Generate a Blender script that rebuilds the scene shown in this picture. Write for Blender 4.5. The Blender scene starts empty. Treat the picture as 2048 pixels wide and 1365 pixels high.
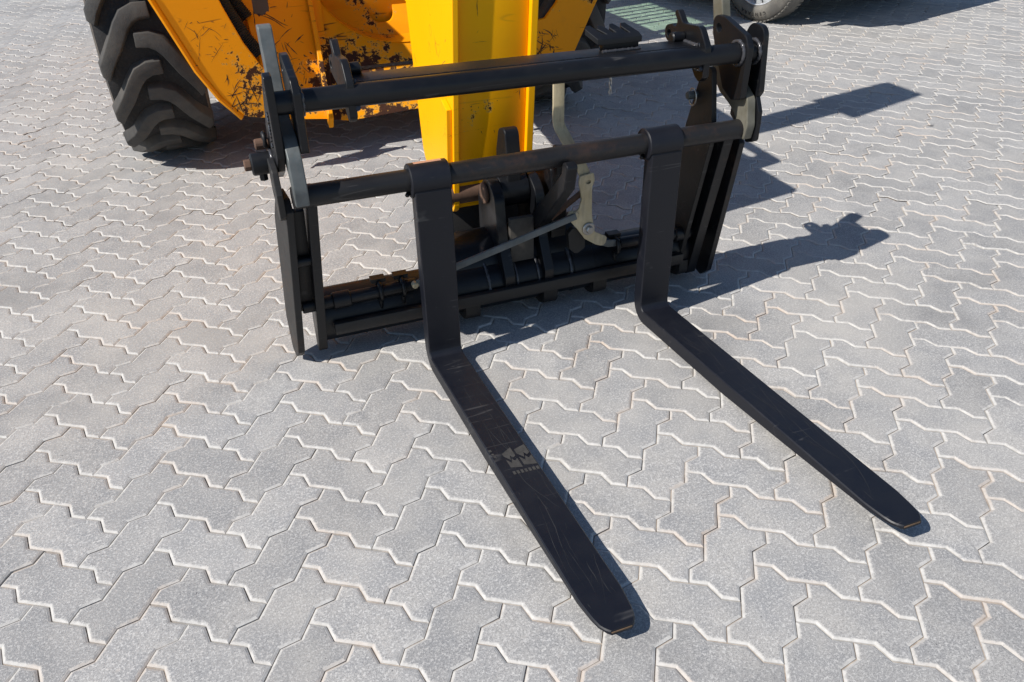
import bpy, bmesh, math, random
import numpy as np
from mathutils import Vector, Matrix
random.seed(7); rng = np.random.default_rng(7)
R = math.radians; PI = math.pi
scene = bpy.context.scene
C = scene.collection

# ------------------------------------------------------------------ camera, sky, sun, exposure
cam_d = bpy.data.cameras.new('camera'); cam = bpy.data.objects.new('camera', cam_d); C.objects.link(cam)
rx, dn, fw = Vector((.934, -.3565, -.0175)).normalized(), Vector((-.208, -.505, -.838)), Vector((.290, .786, -.546)).normalized()
dn = fw.cross(rx).normalized(); rx = dn.cross(fw).normalized()
M = Matrix(((rx.x, -dn.x, -fw.x, -.489), (rx.y, -dn.y, -fw.y, -1.972), (rx.z, -dn.z, -fw.z, 1.405), (0, 0, 0, 1)))
cam.matrix_world = M
cam_d.sensor_width = 36; cam_d.lens = 36 * 1629.7 / 2048; cam_d.clip_start = .02; cam_d.clip_end = 2000
scene.camera = cam

SUN_AZ, SUN_EL = R(10.5), R(46)          # direction the light travels (from +X towards +Y) and elevation
w = bpy.data.worlds.new('World'); scene.world = w; w.use_nodes = True
nt = w.node_tree; nt.nodes.clear()
sky = nt.nodes.new('ShaderNodeTexSky'); sky.sky_type = 'NISHITA'; sky.sun_disc = False
sky.sun_elevation = SUN_EL; sky.sun_rotation = R(270) - SUN_AZ
sky.air_density = 1.0; sky.dust_density = .15; sky.ozone_density = 2.2
bg = nt.nodes.new('ShaderNodeBackground'); bg.inputs['Strength'].default_value = .085
wo = nt.nodes.new('ShaderNodeOutputWorld')
nt.links.new(sky.outputs[0], bg.inputs[0]); nt.links.new(bg.outputs[0], wo.inputs[0])
sd = bpy.data.lights.new('sun', 'SUN'); sd.energy = 4.6; sd.angle = R(.5); sd.color = (1, .955, .89)
sun = bpy.data.objects.new('sun', sd); C.objects.link(sun)
lt = Vector((math.cos(SUN_EL) * math.cos(SUN_AZ), math.cos(SUN_EL) * math.sin(SUN_AZ), -math.sin(SUN_EL)))
sun.rotation_mode = 'QUATERNION'; sun.rotation_quaternion = (-lt).to_track_quat('Z', 'Y'); sun.location = -lt * 30
vs = scene.view_settings; vs.view_transform = 'Standard'; vs.look = 'None'; vs.exposure = .30; vs.gamma = 1

# ------------------------------------------------------------------ materials
def NT(name):
    m = bpy.data.materials.new(name); m.use_nodes = True
    t = m.node_tree; b = t.nodes['Principled BSDF']
    return m, t, b
def N(t, kind, **kw):
    n = t.nodes.new(kind)
    for k, v in kw.items(): setattr(n, k, v)
    return n
def coord(t, space='Object'):
    if space == 'World':
        return N(t, 'ShaderNodeNewGeometry').outputs['Position']
    return N(t, 'ShaderNodeTexCoord').outputs[space]
def noise(t, vec, scale, detail=4, rough=.55, stretch=None, dist=0):
    n = N(t, 'ShaderNodeTexNoise')
    n.inputs['Scale'].default_value = scale; n.inputs['Detail'].default_value = detail; n.inputs['Roughness'].default_value = rough
    n.inputs['Distortion'].default_value = dist
    if stretch:
        mp = N(t, 'ShaderNodeMapping'); mp.inputs['Scale'].default_value = stretch[0]; mp.inputs['Rotation'].default_value = stretch[1]
        t.links.new(vec, mp.inputs[0]); vec = mp.outputs[0]
    t.links.new(vec, n.inputs['Vector']); return n.outputs['Fac']
def ramp(t, fac, *stops):
    r = N(t, 'ShaderNodeValToRGB'); e = r.color_ramp.elements
    while len(e) < len(stops): e.new(.5)
    for s, (p, c) in zip(e, stops):
        s.position = p; s.color = (c, c, c, 1) if isinstance(c, (int, float)) else (*c, 1)
    t.links.new(fac, r.inputs[0]); return r.outputs[0]
def mix(t, fac, a, b, mode='MIX'):
    m = N(t, 'ShaderNodeMix', data_type='RGBA', blend_type=mode)
    for sock, v in ((m.inputs[0], fac), (m.inputs[6], a), (m.inputs[7], b)):
        if hasattr(v, 'links') or hasattr(v, 'is_output'): t.links.new(v, sock)
        elif isinstance(v, (int, float)): sock.default_value = v
        else: sock.default_value = (*v, 1)
    return m.outputs[2]
def math_(t, op, a, b=None, c=None):
    m = N(t, 'ShaderNodeMath', operation=op)
    for i, v in enumerate((a, b, c)):
        if v is None: continue
        if hasattr(v, 'is_output'): t.links.new(v, m.inputs[i])
        else: m.inputs[i].default_value = v
    return m.outputs[0]
def bump(t, b, h, strength=.3, dist=.002, prev=None):
    n = N(t, 'ShaderNodeBump'); n.inputs['Strength'].default_value = strength; n.inputs['Distance'].default_value = dist
    t.links.new(h, n.inputs['Height'])
    if prev is not None: t.links.new(prev, n.inputs['Normal'])
    t.links.new(n.outputs[0], b.inputs['Normal']); return n.outputs[0]

def scratches(t, v, ang, scale=5, width=.012, length=.14, offset=(0, 0, 0)):
    """thin streaks: the zero line of a noise stretched along one direction, broken up by a second noise"""
    a = noise(t, v, scale, 2, .5, ((length, 1, 1), ang))
    d = math_(t, 'ABSOLUTE', math_(t, 'SUBTRACT', a, .5))
    line = ramp(t, d, (0, 1), (width, 0))
    brk = ramp(t, noise(t, v, scale * .8, 3, .6), (.56, 0), (.62, 1))
    return math_(t, 'MULTIPLY', line, brk)

def paver_mat(name, stuff=False):
    m, t, b = NT(name)
    P = coord(t, 'World')
    if stuff: rnd = N(t, 'ShaderNodeAttribute', attribute_name='tint').outputs['Fac']
    else: rnd = N(t, 'ShaderNodeObjectInfo').outputs['Random']
    edge = N(t, 'ShaderNodeAttribute', attribute_name='edge').outputs['Fac']
    big = noise(t, P, .55, 3, .5)
    base = mix(t, ramp(t, big, (.35, 0), (.68, 1)), (.352, .345, .338), (.385, .370, .348))
    mid = noise(t, P, 9, 5, .62)
    base = mix(t, ramp(t, mid, (.36, 1), (.62, 0)), base, (.285, .283, .283))
    g = noise(t, P, 170, 3, .8)                                        # fine aggregate, salt and pepper
    g2 = noise(t, P, 420, 2, .75)
    base = mix(t, math_(t, 'MULTIPLY', ramp(t, g, (.50, 0), (.60, 1)), .65), base, (.60, .585, .56))
    base = mix(t, math_(t, 'MULTIPLY', ramp(t, g2, (.40, 1), (.49, 0)), .68), base, (.16, .16, .165))
    pit = noise(t, P, 120, 2, .5)
    base = mix(t, ramp(t, pit, (.22, 1), (.27, 0)), base, (.075, .075, .08))
    base = mix(t, 1.0, base, math_(t, 'MULTIPLY_ADD', rnd, .17, .93), 'MULTIPLY')
    stain = noise(t, P, 1.7, 4, .62)
    base = mix(t, math_(t, 'MULTIPLY', ramp(t, stain, (.53, 0), (.72, 1)), .5), base, (.18, .176, .174))
    dust = noise(t, P, 1.1, 4, .6)
    base = mix(t, math_(t, 'MULTIPLY', ramp(t, dust, (.5, 0), (.72, 1)), .45), base, (.46, .435, .40))
    streak = noise(t, P, 4.0, 3, .6, ((1, .16, 1), (0, 0, .5)))
    base = mix(t, math_(t, 'MULTIPLY', ramp(t, streak, (.60, 0), (.74, 1)), .3), base, (.15, .148, .148))
    spot = noise(t, P, 5.5, 2, .5)
    base = mix(t, ramp(t, spot, (.765, 0), (.785, .8)), base, (.05, .05, .055))
    ed = mix(t, ramp(t, noise(t, P, 60, 4, .7), (.35, 0), (.7, 1)), (.44, .425, .40), (.575, .558, .53))
    ed = mix(t, math_(t, 'MULTIPLY', ramp(t, noise(t, P, 3.0, 4, .6), (.48, 0), (.70, 1)), .7), ed, (.47, .375, .30))
    worn = ramp(t, noise(t, P, 5.0, 4, .65), (.34, .45), (.58, 1))
    wob = math_(t, 'MULTIPLY_ADD', math_(t, 'SUBTRACT', noise(t, P, 90, 3, .65), .5), 1.4, math_(t, 'MULTIPLY', edge, worn))
    base = mix(t, ramp(t, wob, (.12, 0), (.6, 1)), base, ed)
    t.links.new(base, b.inputs['Base Color'])
    b.inputs['Roughness'].default_value = .88
    b.inputs['Specular IOR Level'].default_value = .25
    h = math_(t, 'ADD', math_(t, 'MULTIPLY', g, .6), math_(t, 'MULTIPLY', g2, .4))
    bump(t, b, h, .5, .0018)
    return m
def sand_mat():
    m, t, b = NT('joint_sand')
    P = coord(t, 'World')
    a = noise(t, P, 40, 5, .7)
    t.links.new(mix(t, ramp(t, a, (.3, 0), (.7, 1)), (.22, .165, .13), (.52, .46, .39)), b.inputs['Base Color'])
    b.inputs['Roughness'].default_value = .95
    bump(t, b, a, .6, .003)
    return m
def black_paint(name, rust=.0, gloss=.30, dust=.08, col=(.005, .0055, .0072)):
    m, t, b = NT(name)
    v = coord(t, 'World')
    n1 = noise(t, v, 6, 5, .65); n2 = noise(t, v, 55, 4, .7)
    base = mix(t, math_(t, 'MULTIPLY', ramp(t, n1, (.42, 0), (.75, 1)), dust), col, (.055, .052, .05))
    if rust:
        rm = ramp(t, math_(t, 'MULTIPLY_ADD', n2, .35, math_(t, 'MULTIPLY', noise(t, v, 4.5, 4, .6), .65)), (.60 - rust * .25, 0), (.70 - rust * .2, 1))
        base = mix(t, math_(t, 'MULTIPLY', rm, .55), base, (.050, .028, .019))
    sc = scratches(t, v, (0, 0, 1.35), 9, .007, .07)
    sc2 = scratches(t, v, (.4, .3, 1.9), 13, .006, .06)
    s = math_(t, 'MULTIPLY', math_(t, 'MAXIMUM', sc, sc2), .22)
    base = mix(t, s, base, (.16, .155, .15))
    t.links.new(base, b.inputs['Base Color'])
    r = ramp(t, n1, (.3, gloss), (.75, gloss + .25))
    t.links.new(r, b.inputs['Roughness'])
    b.inputs['Specular IOR Level'].default_value = .36
    bump(t, b, noise(t, v, 90, 3, .6), .12, .001)
    return m
def yellow_paint(name, wear=.5, col=(.80, .335, .008)):
    m, t, b = NT(name)
    v = coord(t, 'World')
    patch = noise(t, v, 2.3, 3, .5); chip = noise(t, v, 26, 6, .72); fine = noise(t, v, 80, 5, .7)
    tone = noise(t, v, 1.4, 3, .5)
    base = mix(t, ramp(t, tone, (.35, 0), (.7, 1)), col, (col[0] * .95, col[1] * .92, col[2]))
    f = math_(t, 'ADD', math_(t, 'MULTIPLY', patch, .55), math_(t, 'MULTIPLY', chip, .45))
    zz = N(t, 'ShaderNodeSeparateXYZ'); t.links.new(v, zz.inputs[0])
    f = math_(t, 'MULTIPLY_ADD', ramp(t, zz.outputs[2], (.16, 1), (.36, 0)), .04 * wear, f)
    lo = .70 - wear * .225
    rust = ramp(t, f, (lo, 0), (lo + .008, 1))
    halo = ramp(t, f, (lo - .02, 0), (lo - .004, 1))
    smallc = ramp(t, math_(t, 'MULTIPLY_ADD', fine, .6, math_(t, 'MULTIPLY', patch, .4)), (.668 - wear * .085, 0), (.675 - wear * .085, 1))
    sc = math_(t, 'MAXIMUM', scratches(t, v, (0, 1.0, .2), 5, .006, .12), scratches(t, v, (.3, -.6, 0), 7, .005, .1))
    dirt = ramp(t, noise(t, v, 11, 5, .7), (.55, 0), (.8, 1))
    base = mix(t, math_(t, 'MULTIPLY', dirt, .22 * wear + .03), base, (.24, .12, .03))
    base = mix(t, math_(t, 'MULTIPLY', halo, .5), base, (.62, .42, .12))
    allr = math_(t, 'MAXIMUM', rust, math_(t, 'MAXIMUM', smallc, math_(t, 'MULTIPLY', sc, min(1, wear * 1.4))))
    base = mix(t, allr, base, mix(t, fine, (.022, .010, .008), (.085, .034, .018)))
    t.links.new(base, b.inputs['Base Color'])
    t.links.new(ramp(t, allr, (0, .38), (1, .85)), b.inputs['Roughness'])
    b.inputs['Specular IOR Level'].default_value = .16
    bump(t, b, math_(t, 'SUBTRACT', 1.0, allr), .35, .0012)
    return m
def zinc_mat(name, c1, c2, rough=.4, metal=.7):
    m, t, b = NT(name)
    v = coord(t, 'World')
    a = noise(t, v, 14, 5, .65); f = noise(t, v, 120, 3, .6, ((1, 1, .12), (0, 0, 0)))
    base = mix(t, ramp(t, a, (.35, 0), (.68, 1)), c1, c2)
    base = mix(t, math_(t, 'MULTIPLY', ramp(t, f, (.45, 0), (.7, 1)), .3), base, (.12, .11, .10))
    base = mix(t, math_(t, 'MULTIPLY', ramp(t, noise(t, v, 7, 5, .7), (.6, 0), (.72, 1)), .5), base, (.16, .085, .04))
    t.links.new(base, b.inputs['Base Color']); b.inputs['Metallic'].default_value = metal
    t.links.new(ramp(t, a, (.3, rough), (.7, rough + .2)), b.inputs['Roughness'])
    bump(t, b, f, .1, .0006)
    return m
def rubber(name, dusty=.5, c=(.018, .018, .019), d=(.13, .105, .085)):
    m, t, b = NT(name)
    v = coord(t, 'World')
    a = noise(t, v, 7, 5, .65); f = noise(t, v, 70, 5, .7)
    base = mix(t, math_(t, 'MULTIPLY', ramp(t, a, (.35, 0), (.72, 1)), dusty), c, d)
    base = mix(t, math_(t, 'MULTIPLY', ramp(t, f, (.5, 0), (.7, 1)), .35), base, (.06, .058, .056))
    t.links.new(base, b.inputs['Base Color']); b.inputs['Roughness'].default_value = .78
    bump(t, b, math_(t, 'MULTIPLY_ADD', f, .7, math_(t, 'MULTIPLY', noise(t, v, 190, 3, .7), .3)), .6, .004)
    return m
def plain(name, col, rough=.6, metal=0, var=.2, scale=30):
    m, t, b = NT(name)
    v = coord(t, 'World')
    t.links.new(mix(t, noise(t, v, scale, 4, .6), [c * (1 - var) for c in col], [min(1, c * (1 + var)) for c in col]), b.inputs['Base Color'])
    b.inputs['Roughness'].default_value = rough; b.inputs['Metallic'].default_value = metal
    return m
def tinted_glass(name, col):
    m = bpy.data.materials.new(name); m.use_nodes = True; t = m.node_tree; t.nodes.clear()
    tr = N(t, 'ShaderNodeBsdfTransparent'); tr.inputs[0].default_value = (*col, 1)
    gl = N(t, 'ShaderNodeBsdfGlossy'); gl.inputs['Roughness'].default_value = .03
    mx = N(t, 'ShaderNodeMixShader'); o = N(t, 'ShaderNodeOutputMaterial')
    mx.inputs[0].default_value = .06; t.links.new(tr.outputs[0], mx.inputs[1]); t.links.new(gl.outputs[0], mx.inputs[2]); t.links.new(mx.outputs[0], o.inputs[0])
    return m

MP, MPS, MSA = paver_mat('concrete_paver'), paver_mat('concrete_paver_far', True), sand_mat()
MBLK = black_paint('black_paint', .06)
MFORK = black_paint('black_fork_paint', .0, .36, .07, (.0062, .0072, .0120))
MTUBE = black_paint('worn_black_shaft', .2, .32, .08, (.013, .0125, .0135))
MDUST = black_paint('dusty_black_paint', .2, .42, .3, (.016, .015, .0145))
MYF, MYB = yellow_paint('scuffed_yellow_paint', .57, (.84, .315, .004)), yellow_paint('boom_yellow_paint', .18, (.98, .455, .001))
MYH = yellow_paint('heavily_chipped_yellow_paint', .78, (.82, .315, .004))
MZN = zinc_mat('grey_zinc', (.085, .098, .10), (.155, .165, .165), .5, .25)
MZO = zinc_mat('olive_zinc', (.12, .112, .08), (.185, .175, .14), .5, .25)
MZY = zinc_mat('yellow_passivated_zinc', (.42, .35, .215), (.55, .475, .325), .45, .2)
MBARE = plain('bare_brown_primer', (.035, .018, .013), .7, .1, .5, 25)
MDWEB = plain('dusty_web', (.055, .049, .042), .8, 0, .4, 40)
MSCR = plain('scuffed_paint', (.026, .0265, .029), .6, .1, .6, 40)
MRTIP = plain('rusty_worn_edge', (.15, .095, .055), .7, .2, .7, 70)
MRUST = plain('rusty_steel', (.10, .055, .035), .85, 0, .5, 40)
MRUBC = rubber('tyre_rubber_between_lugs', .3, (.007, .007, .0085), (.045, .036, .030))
MRUB, MRUBD, MHOSE = rubber('tyre_rubber', .75, (.036, .0355, .035), (.105, .092, .078)), rubber('dusty_tyre_sidewall', .95, (.04, .036, .032), (.18, .145, .115)), rubber('hose_rubber', .1, (.012, .012, .013))
MDARK = plain('dark_underside', (.012, .012, .013), .8)
MSTEEL = plain('bright_steel', (.42, .41, .39), .35, .9, .25, 60)
MWELD = plain('painted_weld', (.05, .05, .056), .22, .1, .4, 120)
MRIM = plain('silver_rim', (.72, .73, .75), .3, .5, .05, 20)
MCAR = plain('white_car_paint', (.75, .75, .76), .25, 0, .02, 5)
MCTYRE = rubber('car_tyre_rubber', .95, (.10, .095, .088), (.22, .205, .18))
MLABEL = plain('copper_label', (.50, .27, .19), .45, .1, .3, 90)
MDPRINT = plain('dust_print', (.040, .0375, .035), .95, 0, .75, 60)
MGLASS = tinted_glass('green_tinted_glass', (.87, .965, .90))
MCGL = tinted_glass('car_glass', (.25, .28, .27))
MLAMP = plain('red_lamp', (.4, .02, .02), .3)

# ------------------------------------------------------------------ mesh helpers
def obj(name, me, mat=None, parent=None, smooth=30):
    if mat is not None and not me.materials: me.materials.append(mat)
    if smooth:
        me.polygons.foreach_set('use_smooth', [True] * len(me.polygons))
        me.set_sharp_from_angle(angle=R(smooth))
    o = bpy.data.objects.new(name, me); C.objects.link(o)
    if parent is not None: o.parent = parent
    return o
def tag(o, label=None, cat=None, group=None, kind=None):
    for k, v in (('label', label), ('category', cat), ('group', group), ('kind', kind)):
        if v: o[k] = v
    return o
def empty(name, label, cat, group=None):
    o = bpy.data.objects.new(name, None); C.objects.link(o); o.empty_display_size = .1
    return tag(o, label, cat, group)
class MB:
    def __init__(s): s.v = []; s.f = []
    def add(s, v, f):
        o = len(s.v); s.v += [tuple(p) for p in v]; s.f += [tuple(i + o for i in q) for q in f]; return s
    def box(s, a, b, mat=None):
        x0, y0, z0 = a; x1, y1, z1 = b
        v = [(x0, y0, z0), (x1, y0, z0), (x1, y1, z0), (x0, y1, z0), (x0, y0, z1), (x1, y0, z1), (x1, y1, z1), (x0, y1, z1)]
        if mat: v = [mat @ Vector(p) for p in v]
        return s.add(v, [(3, 2, 1, 0), (4, 5, 6, 7), (0, 1, 5, 4), (1, 2, 6, 5), (2, 3, 7, 6), (3, 0, 4, 7)])
    def tube(s, pts, r, n=16, caps=True, rs=None, ring=False):
        pts = [Vector(p) for p in pts]; k = len(pts); rows = []; up = None
        for i, p in enumerate(pts):
            if ring: d = (pts[(i + 1) % k] - pts[i - 1])
            else: d = (pts[min(i + 1, k - 1)] - pts[max(i - 1, 0)])
            d.normalize()
            if up is None: up = Vector((0, 0, 1)) if abs(d.z) < .9 else Vector((1, 0, 0))
            a = d.cross(up).normalized(); up = a.cross(d).normalized()
            rr = rs[i] if rs else r
            rows.append([p + (a * math.cos(2 * PI * j / n) + up * math.sin(2 * PI * j / n)) * rr for j in range(n)])
        v = [q for row in rows for q in row]; f = []
        for i in range(k if ring else k - 1):
            i2 = (i + 1) % k
            for j in range(n): f.append((i * n + j, i * n + (j + 1) % n, i2 * n + (j + 1) % n, i2 * n + j))
        if caps and not ring: f += [tuple(range(n - 1, -1, -1)), tuple((k - 1) * n + j for j in range(n))]
        return s.add(v, f)
    def cyl(s, p0, p1, r, n=24, b=.003):
        p0, p1 = Vector(p0), Vector(p1); d = (p1 - p0).normalized(); b = min(b, r * .3)
        return s.tube([p0, p0 + d * b * 1e-2, p0 + d * b, p1 - d * b, p1 - d * b * 1e-2, p1], r, n, True, [r - b, r - b * .98, r, r, r - b * .98, r - b])
    def lathe(s, prof, o, axis='x', n=64):
        v = []; f = []; k = len(prof)
        for i in range(n):
            a = 2 * PI * i / n
            for (u, r) in prof: v.append(Vector(o) + Vector((u, r * math.cos(a), r * math.sin(a))))
        for i in range(n):
            for j in range(k - 1):
                i2 = (i + 1) % n; f.append((i * k + j, i * k + j + 1, i2 * k + j + 1, i2 * k + j))
        return s.add(v, f)
    def strip(s, pts, w, t, wdir):
        """flat bar of width w (along wdir) and thickness t swept along pts"""
        pts = [Vector(p) for p in pts]; k = len(pts); wd = Vector(wdir).normalized(); v = []; f = []
        for i, p in enumerate(pts):
            d = (pts[min(i + 1, k - 1)] - pts[max(i - 1, 0)]).normalized()
            a = (wd - d * wd.dot(d)).normalized(); n = d.cross(a)
            for sx, sy in ((-1, -1), (1, -1), (1, 1), (-1, 1)): v.append(p + a * sx * w / 2 + n * sy * t / 2)
        for i in range(k - 1):
            for j in range(4): f.append((i * 4 + j, i * 4 + (j + 1) % 4, i * 4 + 4 + (j + 1) % 4, i * 4 + 4 + j))
        f += [(3, 2, 1, 0), tuple((k - 1) * 4 + j for j in range(4))]
        return s.add(v, f)
    def build(s, name, mat, parent=None, bevel=0, smooth=24):
        me = bpy.data.meshes.new(name); me.from_pydata([tuple(p) for p in s.v], [], s.f)
        bm = bmesh.new(); bm.from_mesh(me); bmesh.ops.recalc_face_normals(bm, faces=bm.faces)
        if bevel:
            es = [e for e in bm.edges if len(e.link_faces) == 2 and e.calc_face_angle(0) > R(30)]
            bmesh.ops.bevel(bm, geom=es, offset=bevel, segments=2, profile=.5, affect='EDGES', clamp_overlap=True)
        bm.to_mesh(me); bm.free()
        return obj(name, me, mat, parent, smooth)

def rounded(pts, n=7):
    """pts: (a, b) or (a, b, radius) -> polygon with rounded corners"""
    out = []; k = len(pts)
    for i in range(k):
        p = Vector(pts[i][:2]); r = pts[i][2] if len(pts[i]) > 2 else 0
        if not r: out.append(tuple(p)); continue
        a = Vector(pts[i - 1][:2]) - p; b = Vector(pts[(i + 1) % k][:2]) - p
        la, lb = a.length, b.length; a.normalize(); b.normalize()
        th = a.angle(b); t = min(r / max(math.tan(th / 2), 1e-4), la * .49, lb * .49); rr = t * math.tan(th / 2)
        c = p + (a + b).normalized() * (rr / math.sin(th / 2))
        p0, p1 = p + a * t, p + b * t
        a0 = math.atan2(p0.y - c.y, p0.x - c.x); a1 = math.atan2(p1.y - c.y, p1.x - c.x)
        da = (a1 - a0 + PI) % (2 * PI) - PI
        for j in range(n): out.append((c.x + rr * math.cos(a0 + da * j / (n - 1)), c.y + rr * math.sin(a0 + da * j / (n - 1))))
    return out
def circle(a, b, r, n=24, ry=None):
    return [(a + r * math.cos(2 * PI * i / n), b + (ry or r) * math.sin(2 * PI * i / n)) for i in range(n)]
def plate(name, pts, lo, hi, mat, parent=None, plane='yz', holes=(), bevel=.002, fn=None):
    """extruded outline with rounded corners, holes and a small bevel; plane yz -> thickness along x, and so on"""
    cu = bpy.data.curves.new('outline', 'CURVE'); cu.dimensions = '2D'; cu.fill_mode = 'BOTH'
    bevel = min(bevel, (hi - lo) * .3)
    cu.extrude = (hi - lo) / 2 - bevel; cu.bevel_depth = bevel; cu.offset = -bevel; cu.bevel_resolution = 1
    for loop in [rounded(pts)] + [list(h) for h in holes]:
        sp = cu.splines.new('POLY'); sp.points.add(len(loop) - 1); sp.use_cyclic_u = True
        for q, p in zip(sp.points, loop): q.co = (p[0], p[1], 0, 1)
    o = bpy.data.objects.new('outline', cu); C.objects.link(o)
    dg = bpy.context.evaluated_depsgraph_get(); me = bpy.data.meshes.new_from_object(o.evaluated_get(dg), depsgraph=dg)
    bpy.data.objects.remove(o); bpy.data.curves.remove(cu)
    mid = (lo + hi) / 2; n = len(me.vertices); co = np.empty(n * 3); me.vertices.foreach_get('co', co); co = co.reshape(-1, 3)
    a, b, c = co[:, 0].copy(), co[:, 1].copy(), co[:, 2].copy()
    if plane == 'yz': new = np.stack([c + mid, a, b], 1)
    elif plane == 'xz': new = np.stack([a, -c + mid, b], 1)
    else: new = np.stack([a, b, c + mid], 1)
    if fn is not None: new = np.array([fn(*p) for p in new])
    me.vertices.foreach_set('co', new.ravel()); me.name = name; me.materials.clear()
    bm = bmesh.new(); bm.from_mesh(me); bmesh.ops.remove_doubles(bm, verts=bm.verts, dist=1e-5)
    bmesh.ops.recalc_face_normals(bm, faces=bm.faces); bm.to_mesh(me); bm.free()
    return obj(name, me, mat, parent, 20)

# ------------------------------------------------------------------ paving: zigzag concrete pavers in herringbone bond
MOD = .1125; PA = R(-48); PO = Vector((-.783, .183))
def lat2w(i, j):
    x, y = i * MOD, j * MOD
    return (PO.x + x * math.cos(PA) - y * math.sin(PA), PO.y + x * math.sin(PA) + y * math.cos(PA))
def paver_outline():
    D, T = .10, .335; out = []
    corners = [(0, 0), (2, 0), (2, 1), (0, 1)]
    for a, b in zip(corners, corners[1:] + corners[:1]):
        L = abs(b[0] - a[0]) + abs(b[1] - a[1]); d = ((b[0] - a[0]) / L, (b[1] - a[1]) / L); n = (-d[1], d[0])
        out.append(a)
        for u in range(int(L)):
            for q, s in ((u + T, D), (u + 1 - T, -D)): out.append((a[0] + d[0] * q + n[0] * s, a[1] + d[1] * q + n[1] * s))
    return np.array(out) * MOD
def inset(P, d):
    k = len(P); out = []
    for i in range(k):
        a = P[i] - P[i - 1]; b = P[(i + 1) % k] - P[i]
        a = a / np.linalg.norm(a); b = b / np.linalg.norm(b)
        na, nb = np.array([-a[1], a[0]]), np.array([-b[1], b[0]]); nn = na + nb; nn = nn / np.linalg.norm(nn)
        out.append(P[i] + nn * d / max(.5, nn @ na))
    return np.array(out)
OUT = paver_outline()
rings = [(inset(OUT, .0088), 0.0, 0), (inset(OUT, .0056), -.0008, .65), (inset(OUT, .0012), -.0034, 1), (inset(OUT, .0012), -.015, 1)]
K = len(OUT)
PV = np.concatenate([np.c_[p - MOD * np.array([1, .5]), np.full(K, z)] for p, z, e in rings])
PE = np.concatenate([np.full(K, float(e)) for p, z, e in rings])
PF = [tuple(range(K))]
for r_ in range(3):
    for i in range(K):
        j = (i + 1) % K
        PF.append((r_ * K + i, (r_ + 1) * K + i, (r_ + 1) * K + j, r_ * K + j))
NTOP = 1 + 2 * K
gx = np.concatenate([np.linspace(-9, -2.2, 12), np.linspace(-2.15, 3.6, 260), np.linspace(3.7, 14, 16)])
gy = np.concatenate([np.linspace(-3.2, -1.9, 4), np.linspace(-1.85, 4.2, 270), np.linspace(4.3, 13, 14)])
GX, GY = np.meshgrid(gx, gy); low = np.zeros(GX.shape)
for fq, am in ((.9, .9), (2.1, .8), (5.3, .8), (11.0, .8)):          # a few random waves: some joints full, some washed out
    for _ in range(5):
        a_, p_ = rng.uniform(0, 2 * PI), rng.uniform(0, 2 * PI); low += am * np.sin(2 * PI * fq * rng.uniform(.7, 1.3) * (GX * math.cos(a_) + GY * math.sin(a_)) + p_) / 5 ** .5
GZ = -.0058 + np.minimum(0, (low + .3) * .0036); GZ = np.clip(GZ, -.0135, -.0040)
nx, ny = len(gx), len(gy)
gm = bpy.data.meshes.new('paving'); q_ = np.arange(nx * ny).reshape(ny, nx)
gm.from_pydata(np.stack([GX.ravel(), GY.ravel(), GZ.ravel()], 1).tolist(), [], np.stack([q_[:-1, :-1].ravel(), q_[:-1, 1:].ravel(), q_[1:, 1:].ravel(), q_[1:, :-1].ravel()], 1).tolist())
ground = obj('paving', gm, MSA, None, 0); tag(ground, kind='structure')
pm = bpy.data.meshes.new('paver'); pm.from_pydata(PV.tolist(), [], PF)
pm.materials.append(MP); pm.attributes.new('edge', 'FLOAT', 'POINT').data.foreach_set('value', PE)
camP = np.array([-.489, -1.972, 1.405]); Rm = np.array([rx[:], dn[:], fw[:]])
def to_px(p):
    q = Rm @ (np.array(p) - camP); return (q[0] / q[2] * 1629.7 + 1024, q[1] / q[2] * 1629.7 + 682.5, q[2]) if q[2] > .05 else (1e9, 1e9, -1)
cells = []
for i in range(-130, 150):
    for j in range(-90, 170):
        s = (i + j) % 4
        if s == 0: cells.append((i + 1, j + .5, 0))           # block along the first lattice axis
        if s == 2: cells.append((i + .5, j + 1, 1))   # block along the second one
def keep(c):
    x, y = lat2w(c[0], c[1]); return -6.5 < x < 11 and -2.7 < y < 10.5
cells = [c for c in cells if keep(c)]
def vis(c):
    x, y = lat2w(c[0], c[1]); u, v, d = to_px((x, y, 0))
    return -120 < u < 2168 and -60 < v < 1500, d
near, far = [], []
for c in cells:
    ok, d = vis(c); (near if ok else far).append((d, c))
near.sort(); far += near[300:]; near = near[:300]
def paver_tf(c):
    x, y = lat2w(c[0], c[1])
    M_ = Matrix.Translation((x, y, random.gauss(0, .0007))) @ Matrix.Rotation(PA + (PI / 2 if c[2] else 0) + random.gauss(0, .004), 4, 'Z')
    return M_ @ Matrix.Rotation(random.gauss(0, .0045), 4, 'X') @ Matrix.Rotation(random.gauss(0, .0045), 4, 'Y')
pav_bevel = pm
for d, c in near:
    o = bpy.data.objects.new('paver', pm); C.objects.link(o); o.parent = ground
    o.matrix_world = paver_tf(c)
V, F, MI, TI = [], [], [], []
pv4 = np.c_[PV, np.ones(len(PV))]
allv = []; fl = []; ti = []
for q, (d, c) in enumerate(far):
    allv.append((pv4 @ np.array(paver_tf(c)).T)[:, :3]); o_ = q * len(PV); t_ = random.random()
    for f_ in PF[:NTOP]: fl.append(tuple(i + o_ for i in f_))
    ti += [t_] * len(PV)
fm = bpy.data.meshes.new('distant_pavers'); fm.from_pydata(np.concatenate(allv).tolist(), [], fl)
fm.materials.append(MPS)
fm.attributes.new('edge', 'FLOAT', 'POINT').data.foreach_set('value', np.tile(PE, len(far)))
at = fm.attributes.new('tint', 'FLOAT', 'POINT'); at.data.foreach_set('value', ti)
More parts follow.
